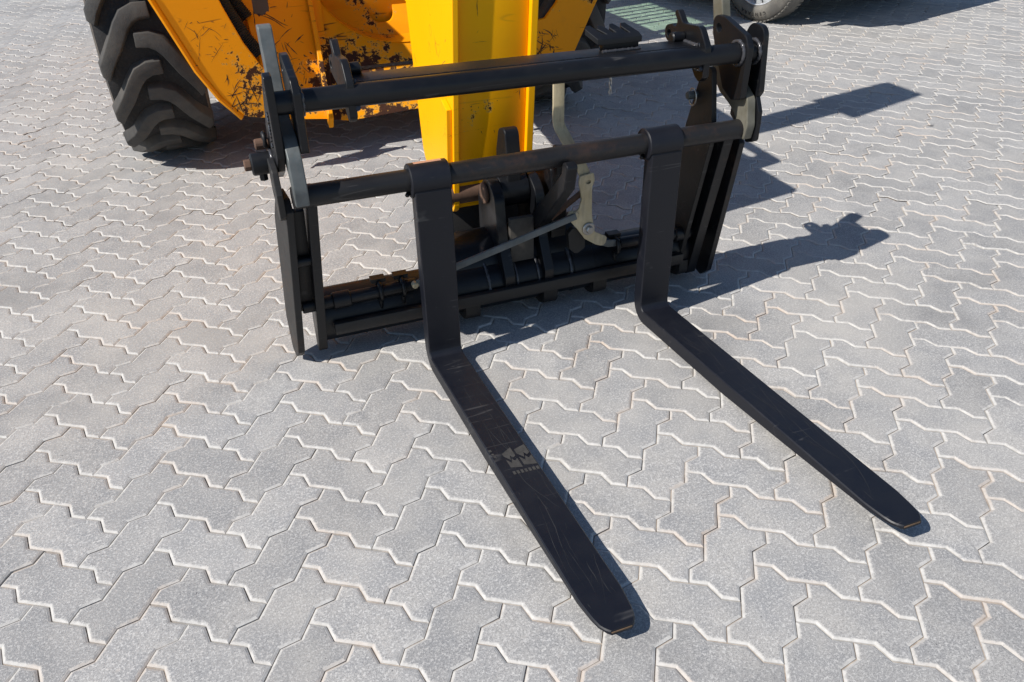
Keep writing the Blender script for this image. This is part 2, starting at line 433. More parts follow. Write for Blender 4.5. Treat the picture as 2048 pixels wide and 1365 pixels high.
fo = obj('paver', fm, None, ground, 0); tag(fo, kind='stuff')
far_ground = MB().box((-400, -400, -.6), (400, 400, -.21)).build('ground', plain('grey_ground', (.27, .268, .265), .9, 0, .15, 2), None, 0, 0)
tag(far_ground, kind='structure')

# ------------------------------------------------------------------ telehandler
TH = empty('telehandler', 'yellow telehandler with chipped paint and chunky tyres behind the black fork carriage', 'telehandler')
TH.location = (0, 0, 0)
XC = .32
LUGS = {}
def lug_mesh(side, wd, rr, rc, lugs):
    if (side, wd) in LUGS: return LUGS[(side, wd)]
    pitch = 2 * PI / lugs; mb = MB()
    path = [(-.5, -.66), (-.45, -.46), (-.32, -.10), (-.20, .26), (-.13, .41), (-.03, .49), (.10, .50)]     # across the width, in pitches round the tyre
    wid = [.25, .25, .26, .27, .30, .29, .27]
    ns = len(path); v = []; f = []
    for i, (u, a) in enumerate(path):
        p0 = path[max(i - 1, 0)]; p1 = path[min(i + 1, ns - 1)]
        du, da = (p1[0] - p0[0]) * wd, (p1[1] - p0[1]) * pitch * rr; L = math.hypot(du, da)
        nu, na = -da / L, du / L
        for s_, top in ((-1, 0), (-1, 1), (1, 1), (1, 0)):
            ww = wid[i] * .5 * pitch * rr * (1.2 if not top else .90)
            uu = u * wd + nu * ww * s_; aa = a * pitch + na * ww * s_ / rr
            uu = max(-wd * (.512 if not top else .495), min(wd * .17, uu))
            e = max(0, abs(uu) / (wd / 2) - .72) / .28
            rad = rr - .020 * e if top else rc * (.985 - .03 * e)
            v.append((side * uu, -rad * math.cos(aa), rad * math.sin(aa)))
    for i in range(ns - 1):
        for j in range(3): f.append((i * 4 + j, i * 4 + j + 1, i * 4 + 5 + j, i * 4 + 4 + j))
    f += [(0, 1, 2, 3), tuple((ns - 1) * 4 + j for j in (3, 2, 1, 0))]
    o = mb.add(v, f).build('tread_lug', MRUB, None, .0045, 40); LUGS[(side, wd)] = o.data
    bpy.data.objects.remove(o); return LUGS[(side, wd)]
def wheel(x0, x1, yc, parent, rr=.60, lugs=16):
    """tyre with chevron lugs; axis along x"""
    z = rr - .004; wd = round(x1 - x0, 4); h = wd / 2; rc = rr - .040
    prof = [(-h + .05, rc * .52), (-h + .012, rc * .60), (-h - .004, rc * .76), (-h + .0, rc * .90), (-h + .010, rc * .955), (-h + .035, rc * .98), (-h + .06, rc * .992), (0, rc)]
    prof += [(-u, r) for u, r in prof[-2::-1]]
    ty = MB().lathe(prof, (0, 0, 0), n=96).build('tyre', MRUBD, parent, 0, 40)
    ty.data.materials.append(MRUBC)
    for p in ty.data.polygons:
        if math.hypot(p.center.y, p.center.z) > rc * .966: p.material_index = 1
    ty.location = ((x0 + x1) / 2, yc, z)
    for side in (1, -1):
        me = lug_mesh(side, wd, rr, rc, lugs)
        for k in range(lugs):
            o = bpy.data.objects.new('tread_lug', me); C.objects.link(o); o.parent = ty
            o.rotation_euler = (-(2 * PI / lugs) * (k + (.5 if side < 0 else 0)) - .06, 0, 0)
    rim = MB()
    for sg in (-1, 1):
        rim.lathe([(sg * (h - .05), rc * .53), (sg * (h - .07), rc * .50), (sg * (h - .10), rc * .30), (sg * (h - .06), rc * .26), (sg * (h - .06), .001)], (0, 0, 0), n=48)
    rim.build('rim', MYF, ty)
    return ty
wheel(-.872, -.472, 2.46, TH); wheel(1.11, 1.51, 2.48, TH)
wheel(-.875, -.475, 4.75, TH); wheel(1.11, 1.51, 4.75, TH)
# chassis plates
def nose(x, y, z): return (-.489 + (x + .489) * .97, y - .075, 1.405 + (z - 1.405) * .97)
def rake(x, y, z): return (x, y + .85 * (z - .15), z)  # the belly plates lean back
pp_ = [(-.615, .815, .01), (-.597, .776), (-.484, .481), (-.415, .353, .05), (-.336, .259, .06), (-.228, .236), (-.16, .236), (-.16, .40), (-.221, .463), (-.282, .575), (-.334, .714), (-.362, .80, .01)]
plate('front_panel', pp_, 1.845, 1.87, MYF, TH, 'xz', bevel=.004, fn=nose)
MB().strip([(-.626, 1.78, .862), (-.600, 1.78, .80), (-.491, 1.78, .512), (-.424, 1.78, .388), (-.347, 1.78, .293)], .05, .012, (.75, 1, 0)).build('panel_flange', MYF, TH, .002)
plate('front_panel', [(1.44, 1.22, .02), (1.40, .62), (1.269, .357), (1.20, .25, .05), (1.0, .236), (.86, .236), (.86, .52), (1.126, .56), (1.184, .626), (1.25, .80), (1.3, 1.22)], 1.845, 1.87, MYF, TH, 'xz', bevel=.004)
plate('bracket_plate', [(-.245, .80), (-.233, .663), (-.223, .556, .02), (-.204, .380, .02), (-.218, .28), (-.226, .211), (.040, .185), (.052, .357), (.075, .651), (.10, 1.0), (-.27, 1.0)], 1.90, 1.925, MYF, TH, 'xz', bevel=.003, fn=rake)
plate('bare_patch', [(-.208, .80), (-.183, .68), (-.188, .612), (-.178, .617), (-.167, .602), (-.150, .610), (-.138, .606), (-.127, .622), (-.118, .622), (-.110, .66), (-.08, .80)], 1.8985, 1.8996, MBARE, TH, 'xz', bevel=.0003, fn=rake)
plate('gusset', [(1.885, .20), (1.905, .150), (1.93, .16), (2.10, .25), (2.9, 1.0), (2.60, 1.0)], .036, .058, MYF, TH, 'yz', bevel=.003, fn=lambda x, y, z: (x + (z - .16) * .07, y, z))
plate('gusset_edge', [(.062, .19), (.085, .185), (.15, .70), (.18, 1.0), (.125, 1.0), (.095, .70)], 1.945, 1.965, MYH, TH, 'xz', bevel=.003, fn=rake)
plate('front_plate', [(.065, .354), (.95, .354), (.95, 1.02), (.10, 1.02)], 1.98, 2.005, MYH, TH, 'xz', holes=[circle(.53, .70, .40, 56, .27)], fn=rake)
plate('lower_plate', [(.045, .165, .01), (.15, .149), (.95, .18, .015), (.95, .338), (.065, .338)], 1.975, 2.00, MYH, TH, 'xz', fn=rake)
vv = []; ff = []; n_ = 56
for i in range(n_):
    ca, sa = math.cos(2 * PI * i / n_), math.sin(2 * PI * i / n_)
    for rr_, yy in ((1.0, 1.98), (1.0, 2.15), (.985, 2.15), (.985, 1.972)): vv.append(rake(.53 + ca * .40 * rr_, yy, .70 + sa * .27 * rr_))
for i in range(n_):
    j = (i + 1) % n_
    for q in range(4): ff.append((i * 4 + q, i * 4 + (q + 1) % 4, j * 4 + (q + 1) % 4, j * 4 + q))
MB().add(vv, ff).build('opening_lip', MYF, TH)
plate('inner_plate', [(.05, .38), (1.0, .38), (1.0, 1.1), (.05, 1.1)], 2.15, 2.17, MYF, TH, 'xz', holes=[rounded([(.397, .489, .05), (.527, .489, .05), (.535, .90, .05), (.405, .90, .05)])], fn=rake)
MB().box((-.46, 2.75, .42), (1.1, 3.2, 1.05)).build('chassis_box', MDARK, TH, .01)
plate('inner_bracket', [(-.33, .22), (-.10, .22), (-.02, 1.0), (-.42, 1.0)], 2.05, 2.08, MYF, TH, 'xz', fn=rake)
MB().box((-.45, 2.75, .30), (1.10, 3.0, .50)).build('axle', MDARK, TH, .02)
MB().box((-.45, 2.5, .42), (1.10, 5.4, .95)).build('frame', MYF, TH, .02)
plate('bare_patch', [(-.218, .90), (-.220, .715), (-.213, .697), (-.200, .70), (-.188, .690), (-.176, .696), (-.165, .705), (-.158, .703), (-.154, .72), (-.157, .76), (-.152, .90)], 1.8335, 1.8352, MBARE, TH, 'xz', bevel=.0004)
# corrugated hoses in the gap
for hx, pts in ((0, [(-.40, 2.42, .95), (-.36, 2.33, .80), (-.31, 2.24, .66), (-.26, 2.17, .55), (-.20, 2.14, .46)]), (1, [(-.34, 2.45, 1.0), (-.31, 2.36, .82), (-.28, 2.30, .70), (-.22, 2.27, .60)]),
                (2, [(1.11, 1.98, .95), (1.10, 1.97, .76), (1.12, 1.97, .62), (1.15, 2.0, .5)])):
    pp = []; rs = []
    for a, b in zip(pts[:-1], pts[1:]):
        for k in range(26):
            u = k / 26; pp.append(Vector(a).lerp(Vector(b), u)); rs.append(.026 + (.005 if k % 2 else 0))
    MB().tube(pp, .02, 14, True, rs).build('hose', MHOSE, TH, 0, 60)
# boom head: two side plates, recessed front web, raised lug with a slot, body going up and back
side = [(.46, .285, .03), (.50, .262, .03), (.60, .29, .05), (.82, .34, .12), (1.0, .85), (1.30, .86, .1), (3.6, 1.15), (3.6, 1.84), (1.15, 1.66, .03), (1.12, 1.54, .02), (.74, 1.52, .03), (.73, 1.37), (.45, 1.37, .03)]
slot = rounded([(.86, 1.415, .03), (1.06, 1.415, .03), (1.06, 1.48, .03), (.86, 1.48, .03)])
def lean(x, y, z): return (x + (z - .6) * .045, y, z)
plate('boom_side_plate', side, .226, .246, MYB, TH, 'yz', holes=[slot], bevel=.003, fn=lean)
plate('boom_side_plate', side, .478, .502, MYB, TH, 'yz', holes=[slot], bevel=.003, fn=lean)
webp = MB()
webp.add([lean(*p) for p in ((.247, .476, .285), (.477, .476, .285), (.477, .474, 1.32), (.247, .474, 1.32), (.247, .53, .285), (.477, .53, .285), (.477, .53, 1.32), (.247, .53, 1.32))], [(0, 1, 2, 3), (7, 6, 5, 4), (0, 4, 5, 1), (1, 5, 6, 2), (2, 6, 7, 3), (3, 7, 4, 0)])
webp.build('boom_web', MYB, TH, .002)
MB().add([lean(*p) for p in ((.247, .55, .40), (.477, .55, .40), (.477, .99, .86), (.247, .99, .86), (.247, 1.3, .88), (.477, 1.3, .88), (.477, 3.6, 1.17), (.247, 3.6, 1.17),
          (.247, 3.6, 1.79), (.477, 3.6, 1.79), (.247, 1.16, 1.61), (.477, 1.16, 1.61))], [(0, 1, 2, 3), (3, 2, 5, 4), (4, 5, 6, 7), (7, 6, 9, 8), (8, 9, 11, 10)]).build('boom_body', MYB, TH)
plate('doubler_plate', [(.47, .30, .03), (.52, .28, .03), (.66, .33, .04), (.62, .52), (.53, .64), (.47, .62)], .208, .2255, MYB, TH, 'yz', fn=lean)
MB().cyl((.20, .49, .33), (.53, .49, .33), .034, 28).build('pivot_pin', MRUST, TH)
MB().box((.25, .54, .345), (.476, .70, .39)).build('boom_foot', MYB, TH, .004)
MB().cyl((.455, .80, .53), (.46, 1.42, .56), .085, 24).build('shade_cylinder', MDARK, TH)  # hidden cylinder added under the boom to keep sun off the ground
MB().box((.215, .52, .06), (.505, .66, .30)).build('dark_filler', MDARK, TH, .01)  # near-black box added for the darkness below the boom foot
# mirror on its stalk, cab with tinted panes and a barred guard
MB().box((.60, 1.10, 1.50), (.625, 1.30, 2.24)).build('mirror_stalk', MDARK, TH, .008)
plate('mirror', [(1.00, 2.22), (1.34, 2.22), (1.34, 2.86), (1.06, 2.86, .02)], .60, .64, MDARK, TH, 'yz')
for (px, py) in ((.72, 3.2), (1.42, 3.2), (.72, 4.9), (1.42, 4.9)):
    MB().box((px - .035, py - .035, .70), (px + .035, py + .035, 2.70)).build('cab_post', MDARK, TH, .008)
MB().box((.66, 3.12, 2.70), (1.50, 5.0, 2.80)).build('cab_roof', MYF, TH, .03)
MB().box((.68, 3.19, .60), (1.46, 4.95, 1.38)).build('cab_base', MYF, TH, .02)
for a, b in (((.70, 3.24, 1.05), (.705, 4.86, 2.69)), ((1.425, 3.24, 1.05), (1.43, 4.86, 2.69)), ((.76, 3.2, 1.05), (1.38, 3.205, 2.69)), ((.76, 4.9, 1.05), (1.38, 4.905, 2.69))):
    MB().box(a, b).build('cab_pane', MGLASS, TH, 0)
for k in range(9):
    y = 3.62 + k * .105
    MB().tube([(1.47, y, 1.15), (1.47, y, 2.66)], .016, 8).build('guard_bar', MDARK, TH)
MB().box((.85, 3.9, 1.05), (1.30, 4.35, 1.20)).box((.85, 4.22, 1.20), (1.30, 4.40, 2.25)).build('seat', MDARK, TH, .03)
MB().tube([(1.07 + .19 * math.cos(2 * PI * k / 32), 3.60 + .15 * math.sin(2 * PI * k / 32), 1.45 + .12 * math.sin(2 * PI * k / 32)) for k in range(32)], .016, 8, ring=True).tube([(1.07, 3.5, 1.05), (1.07, 3.60, 1.45)], .025, 10).build('steering_wheel', MDARK, TH)
plate('shade_fender', [(1.98, 1.26), (2.15, 1.33, .05), (2.95, 1.33, .1), (3.15, 1.10), (3.17, 1.12), (2.97, 1.355, .1), (2.14, 1.355, .05), (1.97, 1.28)], -.97, -.34, MYF, TH, 'yz', bevel=.002)  # unseen fender added above the left wheel to shade the front plates
MB().box((-.30, 3.0, .95), (.15, 5.2, 1.30)).build('engine_cover', MYF, TH, .05)

def strokes(parent, mat, n, box, place, wmax=.0022, lmax=.16, ang=None, bend=.5, seed=1):
    """thin bent scuff marks lying on a painted face; place(u, v) turns face coordinates into a point just proud of it"""
    r = random.Random(seed); mb = MB()
    for _ in range(n):
        u, v = r.uniform(box[0], box[2]), r.uniform(box[1], box[3]); a = r.uniform(0, PI) if ang is None else r.gauss(*ang)
        L = lmax * r.random() ** 1.6 + .012; w = wmax * r.uniform(.25, 1); k = 7; row = []; da = r.uniform(-bend, bend) / k
        for q in range(k + 1):
            ww = w * (.15 + math.sin(PI * q / k)) * .5 * r.uniform(.5, 1.3); du, dv = math.cos(a), math.sin(a)
            row.append(((u - dv * ww, v + du * ww), (u + dv * ww, v - du * ww)))
            u += du * L / k; v += dv * L / k; a += da + r.gauss(0, .06)
        if not (box[0] <= u <= box[2] and box[1] <= v <= box[3]): continue
        pts = [place(*p) for pr in row for p in pr]
        mb.add(pts, [(2 * q, 2 * q + 1, 2 * q + 3, 2 * q + 2) for q in range(k)])
    return tag(mb.build('scratches', mat, parent, 0, 0), kind='stuff')
strokes(TH, MBARE, 70, (-.40, .26, -.235, .47), lambda u, v: nose(u, 1.8443, v), .0045, .12, seed=3)
strokes(TH, MBARE, 46, (-.53, .50, -.33, .70), lambda u, v: nose(u, 1.8443, v), .0032, .15, seed=4)
strokes(TH, MBARE, 60, (-.20, .22, .03, .66), lambda u, v: rake(u, 1.8994, v), .005, .13, seed=5)
strokes(TH, MBARE, 110, (1.02, .26, 1.20, .53), lambda u, v: (u, 1.8443, v), .0055, .10, seed=6)
strokes(TH, MBARE, 16, (.262, .40, .470, 1.25), lambda u, v: (lean(u, 0, v)[0], .4738, v), .0022, .05, seed=7)
strokes(TH, MBARE, 14, (.50, .42, .95, 1.2), lambda u, v: (lean(.2256, 0, v)[0], u, v), .002, .07, seed=8)
strokes(TH, MRUST, 5, (.47, .72, .60, .86), lambda u, v: (lean(.2256, 0, v)[0], u, v), .004, .10, (2.5, .15), seed=12)
# ------------------------------------------------------------------ fork carriage
FC = empty('fork_carriage', 'black pallet fork carriage frame hanging on the yellow boom', 'fork carriage')
def barz(x): return .815 - (x - .33) * .0115
# upper bar and the square section welded behind it
MB().cyl((-.345, .06, barz(-.345)), (1.032, .06, barz(1.032)), .0285, 40).build('top_bar', MBLK, FC)
ch = MB(); x0, x1 = -.141, .845
ch.add([(x, y, barz(x) + dz) for x in (x0, x1) for (y, dz) in ((.070, .0265), (.162, .0265), (.168, .020), (.168, -.028), (.070, -.028))],
       [(0, 1, 6, 5), (1, 2, 7, 6), (2, 3, 8, 7), (3, 4, 9, 8), (4, 0, 5, 9), (4, 3, 2, 1, 0), (5, 6, 7, 8, 9)])
ch.build('bar_channel', MBLK, FC, .002)
MB().tube([(x, .0735 + random.gauss(0, .0006), barz(x) + .0255) for x in np.linspace(x0 + .002, x1 - .002, 160)], .004, 8, rs=[.0035 + random.random() * .0012 for _ in range(160)]).build('weld_bead', MBLK, FC, 0, 60)
hookp = [(.212, .905, .012), (.196, .918, .010), (.160, .884, .02), (.07, .893, .03), (.030, .845, .03), (.028, .760, .012), (.050, .742, .012), (.075, .755), (.115, .80, .01), (.20, .812, .02), (.252, .822, .028), (.262, .860, .026), (.222, .872, .01), (.198, .866, .014), (.190, .885, .012)]
for xa, xb, dy, dz, sgn in ((.846, .866, .006, -.004, -1), (-.162, -.142, .012, .010, 1)):
    hp = plate('hook_plate', [(p[0] + dy, p[1] + dz, *p[2:]) for p in hookp], xa, xb, MBLK, FC, 'yz', holes=[circle(.232 + dy, .842 + dz, .012)], bevel=.0025)
    xs = xa if sgn < 0 else xb
    MB().cyl((xs, .150 + dy, .848 + dz), (xs + sgn * .042, .150 + dy, .848 + dz), .0165, 24, .004).build('peg', MBLK, hp)
    wp = [(xs + sgn * .003, .06 + .0325 * math.cos(a), barz(xs) + .0325 * math.sin(a)) for a in np.linspace(-2.2, 1.4, 40)] + [(xs + sgn * .003, y, barz(xs) + .027) for y in np.linspace(.085, .16, 14)]
    MB().tube(wp, .006, 8, rs=[.005 + random.random() * .003 for _ in wp]).build('weld_bead', MWELD, FC, 0, 60)
# comb bracket on top
comb = [(.561, .106), (.681, .105), (.680, .123), (.662, .155), (.657, .165), (.643, .166), (.638, .153), (.653, .124), (.643, .124), (.631, .150), (.619, .167), (.609, .166), (.601, .152), (.613, .130), (.602, .130), (.592, .150), (.583, .161), (.571, .166), (.563, .152), (.583, .126), (.570, .127), (.556, .152), (.549, .167), (.537, .167), (.529, .154), (.547, .109)]
MB().box((.568, .112, barz(.6) + .024), (.676, .140, .868)).build('bracket_foot', MBLK, FC, .002)
MB().tube([(x, .110, .840) for x in np.linspace(.563, .681, 30)], .005, 8, rs=[.004 + random.random() * .003 for _ in range(30)]).build('weld_bead', MWELD, FC, 0, 60)
plate('comb_bracket', comb, -.008, .008, MBLK, FC, 'xy', bevel=.0015, fn=lambda x, y, z: (x, y, z + .853 + (y - .075) * .435))
# upper side plates
innerp = [(.172, .897, .03), (.115, .899, .02), (.0, .868, .025), (-.018, .838, .02), (-.012, .690, .012), (.035, .678, .012), (.085, .70), (.12, .76), (.168, .845, .03)]
outerp = [(.02, .880, .03), (.085, .882, .035), (.135, .80, .02), (.115, .68, .02), (.02, .675, .012), (.002, .70, .01)]
plate('upper_plate', [(p[0] + .034, p[1] - .009, *p[2:]) for p in innerp], .974, .994, MBLK, FC, 'yz', holes=[circle(.171, .855, .0125)], bevel=.0025)
plate('upper_plate', [(p[0] + .008, p[1], *p[2:]) for p in outerp], 1.029, 1.047, MBLK, FC, 'yz', bevel=.0025)
plate('upper_plate', [(p[0] + .03, p[1] + .014, *p[2:]) for p in innerp], -.295, -.275, MBLK, FC, 'yz', holes=[circle(.167, .878, .0125)], bevel=.0025)
plate('upper_plate', [(.026, .895, .008), (.055, .90, .008), (.10, .86, .02), (.235, .72, .03), (.27, .64, .03), (.20, .585, .02), (.095, .640, .01), (.035, .695, .01), (.022, .80)], -.354, -.334, MBLK, FC, 'yz', holes=[circle(.062, .855, .009)], bevel=.0025)
for xx, yy, zz in ((-.275, .06, barz(-.28)), (.974, .06, barz(.97)), (1.029, .06, barz(1.02))):
    sg = 1 if xx < 0 else -1
    wp = [(xx + sg * .003, yy + .0325 * math.cos(a), zz + .0325 * math.sin(a)) for a in np.linspace(0, 2 * PI, 48)]
    MB().tube(wp, .005, 8, rs=[.004 + random.random() * .003 for _ in wp]).build('weld_bead', MWELD, FC, 0, 60)
# weld writing and eye ring, boss and bolts on the left outer plate
wr = MB()
for k in range(5):
    z0 = .80 - k * .020; y0 = .075 + k * .004
    wr.tube([(-.356, y0 + .012 * math.sin(q * 2.1 + k), z0 - q * .0032) for q in range(6)], .0022, 6)
tag(wr.build('weld_writing', MWELD, FC, 0, 60), kind='stuff')
MB().tube([(-.366 + .0 * math.cos(a), .215 + .017 * math.cos(a), .690 + .017 * math.sin(a)) for a in np.linspace(0, 2 * PI, 24, endpoint=False)], .0055, 10, ring=True).build('eye_ring', MBLK, FC, 0, 60)
MB().cyl((-.354, .205, .630), (-.412, .205, .630), .030, 28, .004).build('pin_boss', MBLK, FC)
MB().cyl((-.41, .205, .630), (-.430, .205, .630), .0155, 6, .003).build('bolt', MRUST, FC)
MB().cyl((-.354, .235, .672), (-.392, .235, .672), .015, 14, .003).build('bolt', MRUST, FC)
MB().cyl((-.385, .205, .604), (-.385, .205, .584), .012, 6, .002).build('bolt', MBLK, FC)
MB().cyl((-.35, .12, .575), (-.372, .12, .575), .012, 6, .002).build('bolt', MBLK, FC)
MB().tube([(-.357, .205 + .033 * math.cos(a), .630 + .033 * math.sin(a)) for a in np.linspace(0, 2 * PI, 40)], .005, 8).build('weld_bead', MWELD, FC, 0, 60)
# latch levers
lev = [(.213, .957, .012), (.262, .953, .012), (.222, .80), (.195, .725), (.14, .68, .02), (.090, .66, .02), (.055, .640, .02), (.036, .618, .02), (.028, .582, .005), (-.010, .574, .006), (-.020, .62, .05), (-.004, .697, .03), (.045, .728, .03), (.125, .745, .02), (.165, .795, .03)]
levR = [(p[0] + (-.006 if p[1] > .76 else .022), p[1] - (.026 if p[1] > .76 else .014), *p[2:]) for p in lev]
plate('latch_lever', levR, .997, 1.026, MZO, FC, 'yz', bevel=.003)
plate('latch_lever', [(p[0] + (.012 if p[1] > .7 else .01), p[1] + (.012 if p[1] > .7 else 0), *p[2:]) for p in lev], -.332, -.297, MZN, FC, 'yz', bevel=.003)
# covers outside the latches
cov = [(.15, .665, .015), (.06, .66, .02), (.035, .60), (.040, .535, .014), (.085, .510, .014), (.16, .58)]
plate('latch_cover', cov, -.372, -.356, MDUST, FC, 'yz', bevel=.002)
plate('latch_cover', [(.13, .70, .015), (.03, .70, .015), (.0, .645), (.0, .555, .014), (.04, .540, .014), (.14, .60)], 1.029, 1.044, MBLK, FC, 'yz', bevel=.002)
# lower side plates, raked back towards the ground
lowo = [(.060, .530, .006), (.085, .560, .01), (.16, .565, .02), (.225, .46, .05), (.262, .12, .05), (.225, .022, .02), (.185, .012, .012), (.148, .045, .01)]
lowi = [(.055, .568, .012), (.085, .59, .02), (.16, .575, .03), (.225, .46, .05), (.265, .10, .05), (.225, .024, .015), (.182, .026, .015)]
plate('lower_plate', lowo, 1.022, 1.042, MBLK, FC, 'yz', bevel=.002)
plate('lower_plate', lowi, .964, .998, MBLK, FC, 'yz', bevel=.002)
ll = lambda x, y, z: (x - .012 + .045 * (z - .30), y, z)
lo_ = lambda x, y, z: (x - .006 + .045 * (z - .30) - .11 * (y - .10), y, z)
plate('lower_plate', [(p[0] + .012, p[1] + .004, *p[2:]) for p in lowo], -.362, -.342, MDUST, FC, 'yz', bevel=.002, fn=lo_)
plate('lower_plate', lowi, -.298, -.272, MBLK, FC, 'yz', bevel=.002, fn=ll)
plate('back_plate', [(.115, .765, .02), (.165, .742, .01), (.228, .55), (.275, .25, .05), (.275, .06, .03), (.20, .03, .02), (.075, .56, .02)], .928, .945, MDUST, FC, 'yz', bevel=.002)
MB().cyl((.93, .182, .661), (.895, .182, .661), .0125, 20, .003).build('pin', MZN, FC)
MB().tube([(.916, .182 + .020 * math.cos(a), .655 + .026 * math.sin(a)) for a in np.linspace(0, 2 * PI, 24, endpoint=False)], .0028, 8, ring=True).build('spring_clip', MSTEEL, FC, 0, 60)
MB().cyl((-.352, .135, .36), (-.285, .135, .36), .015, 18).build('spacer', MBLK, FC)
MB().strip([(-.322, .12, .52), (-.325, .16, .34), (-.335, .205, .17)], .035, .02, (1, 0, 0)).build('latch_link', MDUST, FC, .002)
# fork shaft
MB().cyl((-.335, .045, .585), (1.012, .045, .585), .0295, 36).build('fork_shaft', MTUBE, FC)
# lower beam
MB().cyl((-.30, .262, .108), (.975, .262, .108), .082, 48).build('lower_beam', MBLK, FC)
MB().cyl((.10, .335, .145), (.62, .335, .145), .112, 48).build('mount_tube', MBLK, FC)
MB().box((-.268, .150, .090), (.925, .172, .128)).build('pad_bar', MDUST, FC, .003)
MB().box((-.270, .176, .10), (.930, .20, .12)).build('pad_web', MBLK, FC, .002)
for xa, xb in ((.235, .28), (.33, .355), (.405, .42), (.52, .53)):
    MB().tube([(xa, .262 - .084 * math.cos(a), .108 + .084 * math.sin(a)) for a in np.linspace(-.4, 2.2, 40)], .005, 8, rs=[.004 + random.random() * .003 for _ in range(40)]).build('weld_bead', MWELD, FC, 0, 60)
MB().cyl((.53, .262, .108), (.61, .262, .108), .0845, 48).build('beam_collar', MBLK, FC)
for xe in (.15, .42, .60, .93):
    plate('foot_lug', [(.178, .085), (.178, .030, .03), (.225, .014, .04), (.29, .016, .04), (.33, .06, .03), (.33, .09)], xe, xe + .05, MDUST, FC, 'yz')
# mounting ears
earA = [(.168, .16, .02), (.170, .105, .008), (.20, .10), (.30, .10), (.41, .20, .03), (.415, .36, .06), (.33, .452, .055), (.252, .40, .055), (.225, .26, .05)]
plate('mounting_ear', earA, .283, .318, MBLK, FC, 'yz', bevel=.003)
plate('mounting_ear', [(p[0] - .004, p[1], *p[2:]) for p in earA], .418, .450, MBLK, FC, 'yz', bevel=.003)
plate('mounting_ear', [(.26, .18), (.33, .18), (.42, .25, .04), (.40, .44, .04), (.27, .475, .03), (.25, .36)], .478, .530, MBLK, FC, 'yz', bevel=.003)
MB().cyl((.319, .335, .385), (.418, .335, .385), .052, 36, .004).build('pivot_boss', MBLK, FC)
MB().cyl((.272, .335, .385), (.284, .335, .385), .034, 28, .003).build('pivot_pin', MRUST, FC)
plate('hook_arm', [(-.030, .580, .012), (.004, .588, .012), (.012, .548), (.10, .462), (.225, .35), (.24, .30), (.20, .295, .012), (.145, .345), (-.012, .505)], .400, .434, MBLK, FC, 'yz', bevel=.004)
plate('hook_horn', [(.30, .35), (.40, .35), (.40, .50), (.375, .575, .03), (.318, .595, .03), (.300, .50)], .345, .392, MBLK, FC, 'yz', bevel=.004)
MB().box((.320, .215, .185), (.400, .235, .335)).build('mount_web', MDWEB, FC, .003)
plate('stop_block', [(.475, .43), (.508, .435), (.52, .50), (.515, .54, .01), (.475, .545, .01)], .21, .25, MBLK, FC, 'xz')
# hand lever, bell crank, rods and bolts that work the latches
hp_ = [(.472, .20, .745), (.4725, .20, .634), (.4735, .1995, .624), (.477, .197, .612), (.482, .194, .602), (.531, .160, .500), (.538, .155, .482), (.544, .151, .462), (.546, .15, .44), (.549, .15, .36), (.553, .15, .30)]
MB().strip(hp_, .036, .009, (1, 0, 0)).build('hand_lever', MZY, FC, .0025, 40)
plate('lever_plate', [(.529, .475, .006), (.563, .480, .006), (.566, .455, .006), (.560, .43, .02), (.562, .34), (.572, .28, .01), (.606, .255, .012), (.600, .222, .012), (.575, .235, .01), (.545, .262, .02), (.525, .30, .01), (.497, .345, .014), (.503, .368, .014), (.526, .360, .02), (.534, .40, .02), (.525, .455)], .138, .1465, MZY, FC, 'xz', holes=[circle(.550, .452, .0062)], bevel=.0015, fn=lambda x, y, z: (.553 + (x - .553) * 1.3, y, z))
MB().cyl((.553, .138, .297), (.553, .131, .297), .021, 28, .002).build('washer', MSTEEL, FC)
MB().cyl((.553, .131, .297), (.553, .121, .297), .0125, 6, .002).build('lever_bolt', MSTEEL, FC)
MB().strip([(.505, .128, .352), (.33, .135, .305), (.14, .146, .252), (-.005, .16, .208)], .021, .011, (0, .1, 1)).build('latch_rod', MZN, FC, .0025)
MB().cyl((.505, .128, .352), (.505, .14, .352), .012, 16).build('link_pin', MZY, FC)
MB().cyl((-.012, .150, .205), (-.012, .17, .205), .010, 16).build('link_pin', MZY, FC)
MB().strip([(.595, .150, .24), (.64, .165, .215), (.70, .19, .198)], .022, .011, (0, .1, 1)).build('latch_link', MZN, FC, .0025)
MB().tube([(.548, .165, .415), (.45, .20, .325)], .0095, 12).build('threaded_rod', MRUST, FC)
plate('pivot_bracket', [(.515, .30, .02), (.555, .27, .02), (.555, .22), (.525, .20, .015), (.50, .225), (.495, .28)], .16, .18, MDUST, FC, 'xz')
MB().cyl((.44, .21, .345), (.457, .205, .36), .018, 6, .002).build('rod_nut', MSTEEL, FC)
MB().cyl((-.35, .190, .185), (.0, .190, .190), .0195, 24).build('latch_bolt', MBLK, FC)
MB().cyl((-.26, .190, .186), (-.205, .190, .187), .026, 24).build('bolt_guide', MBLK, FC)
MB().cyl((.69, .190, .195), (1.03, .190, .185), .0195, 24).build('latch_bolt', MBLK, FC)
MB().cyl((.90, .190, .189), (.955, .190, .187), .026, 24).build('bolt_guide', MBLK, FC)
for xb in (-.115, -.045, .68):
    MB().tube([(xb, .190 + .026 * math.cos(a), .19 + .026 * math.sin(a)) for a in np.linspace(0, 1.5 * PI, 18)] + [(xb, .19, .13)], .007, 10).box((xb - .022, .195, .215), (xb + .022, .225, .228)).build('bolt_clamp', MBLK, FC, 0, 50)
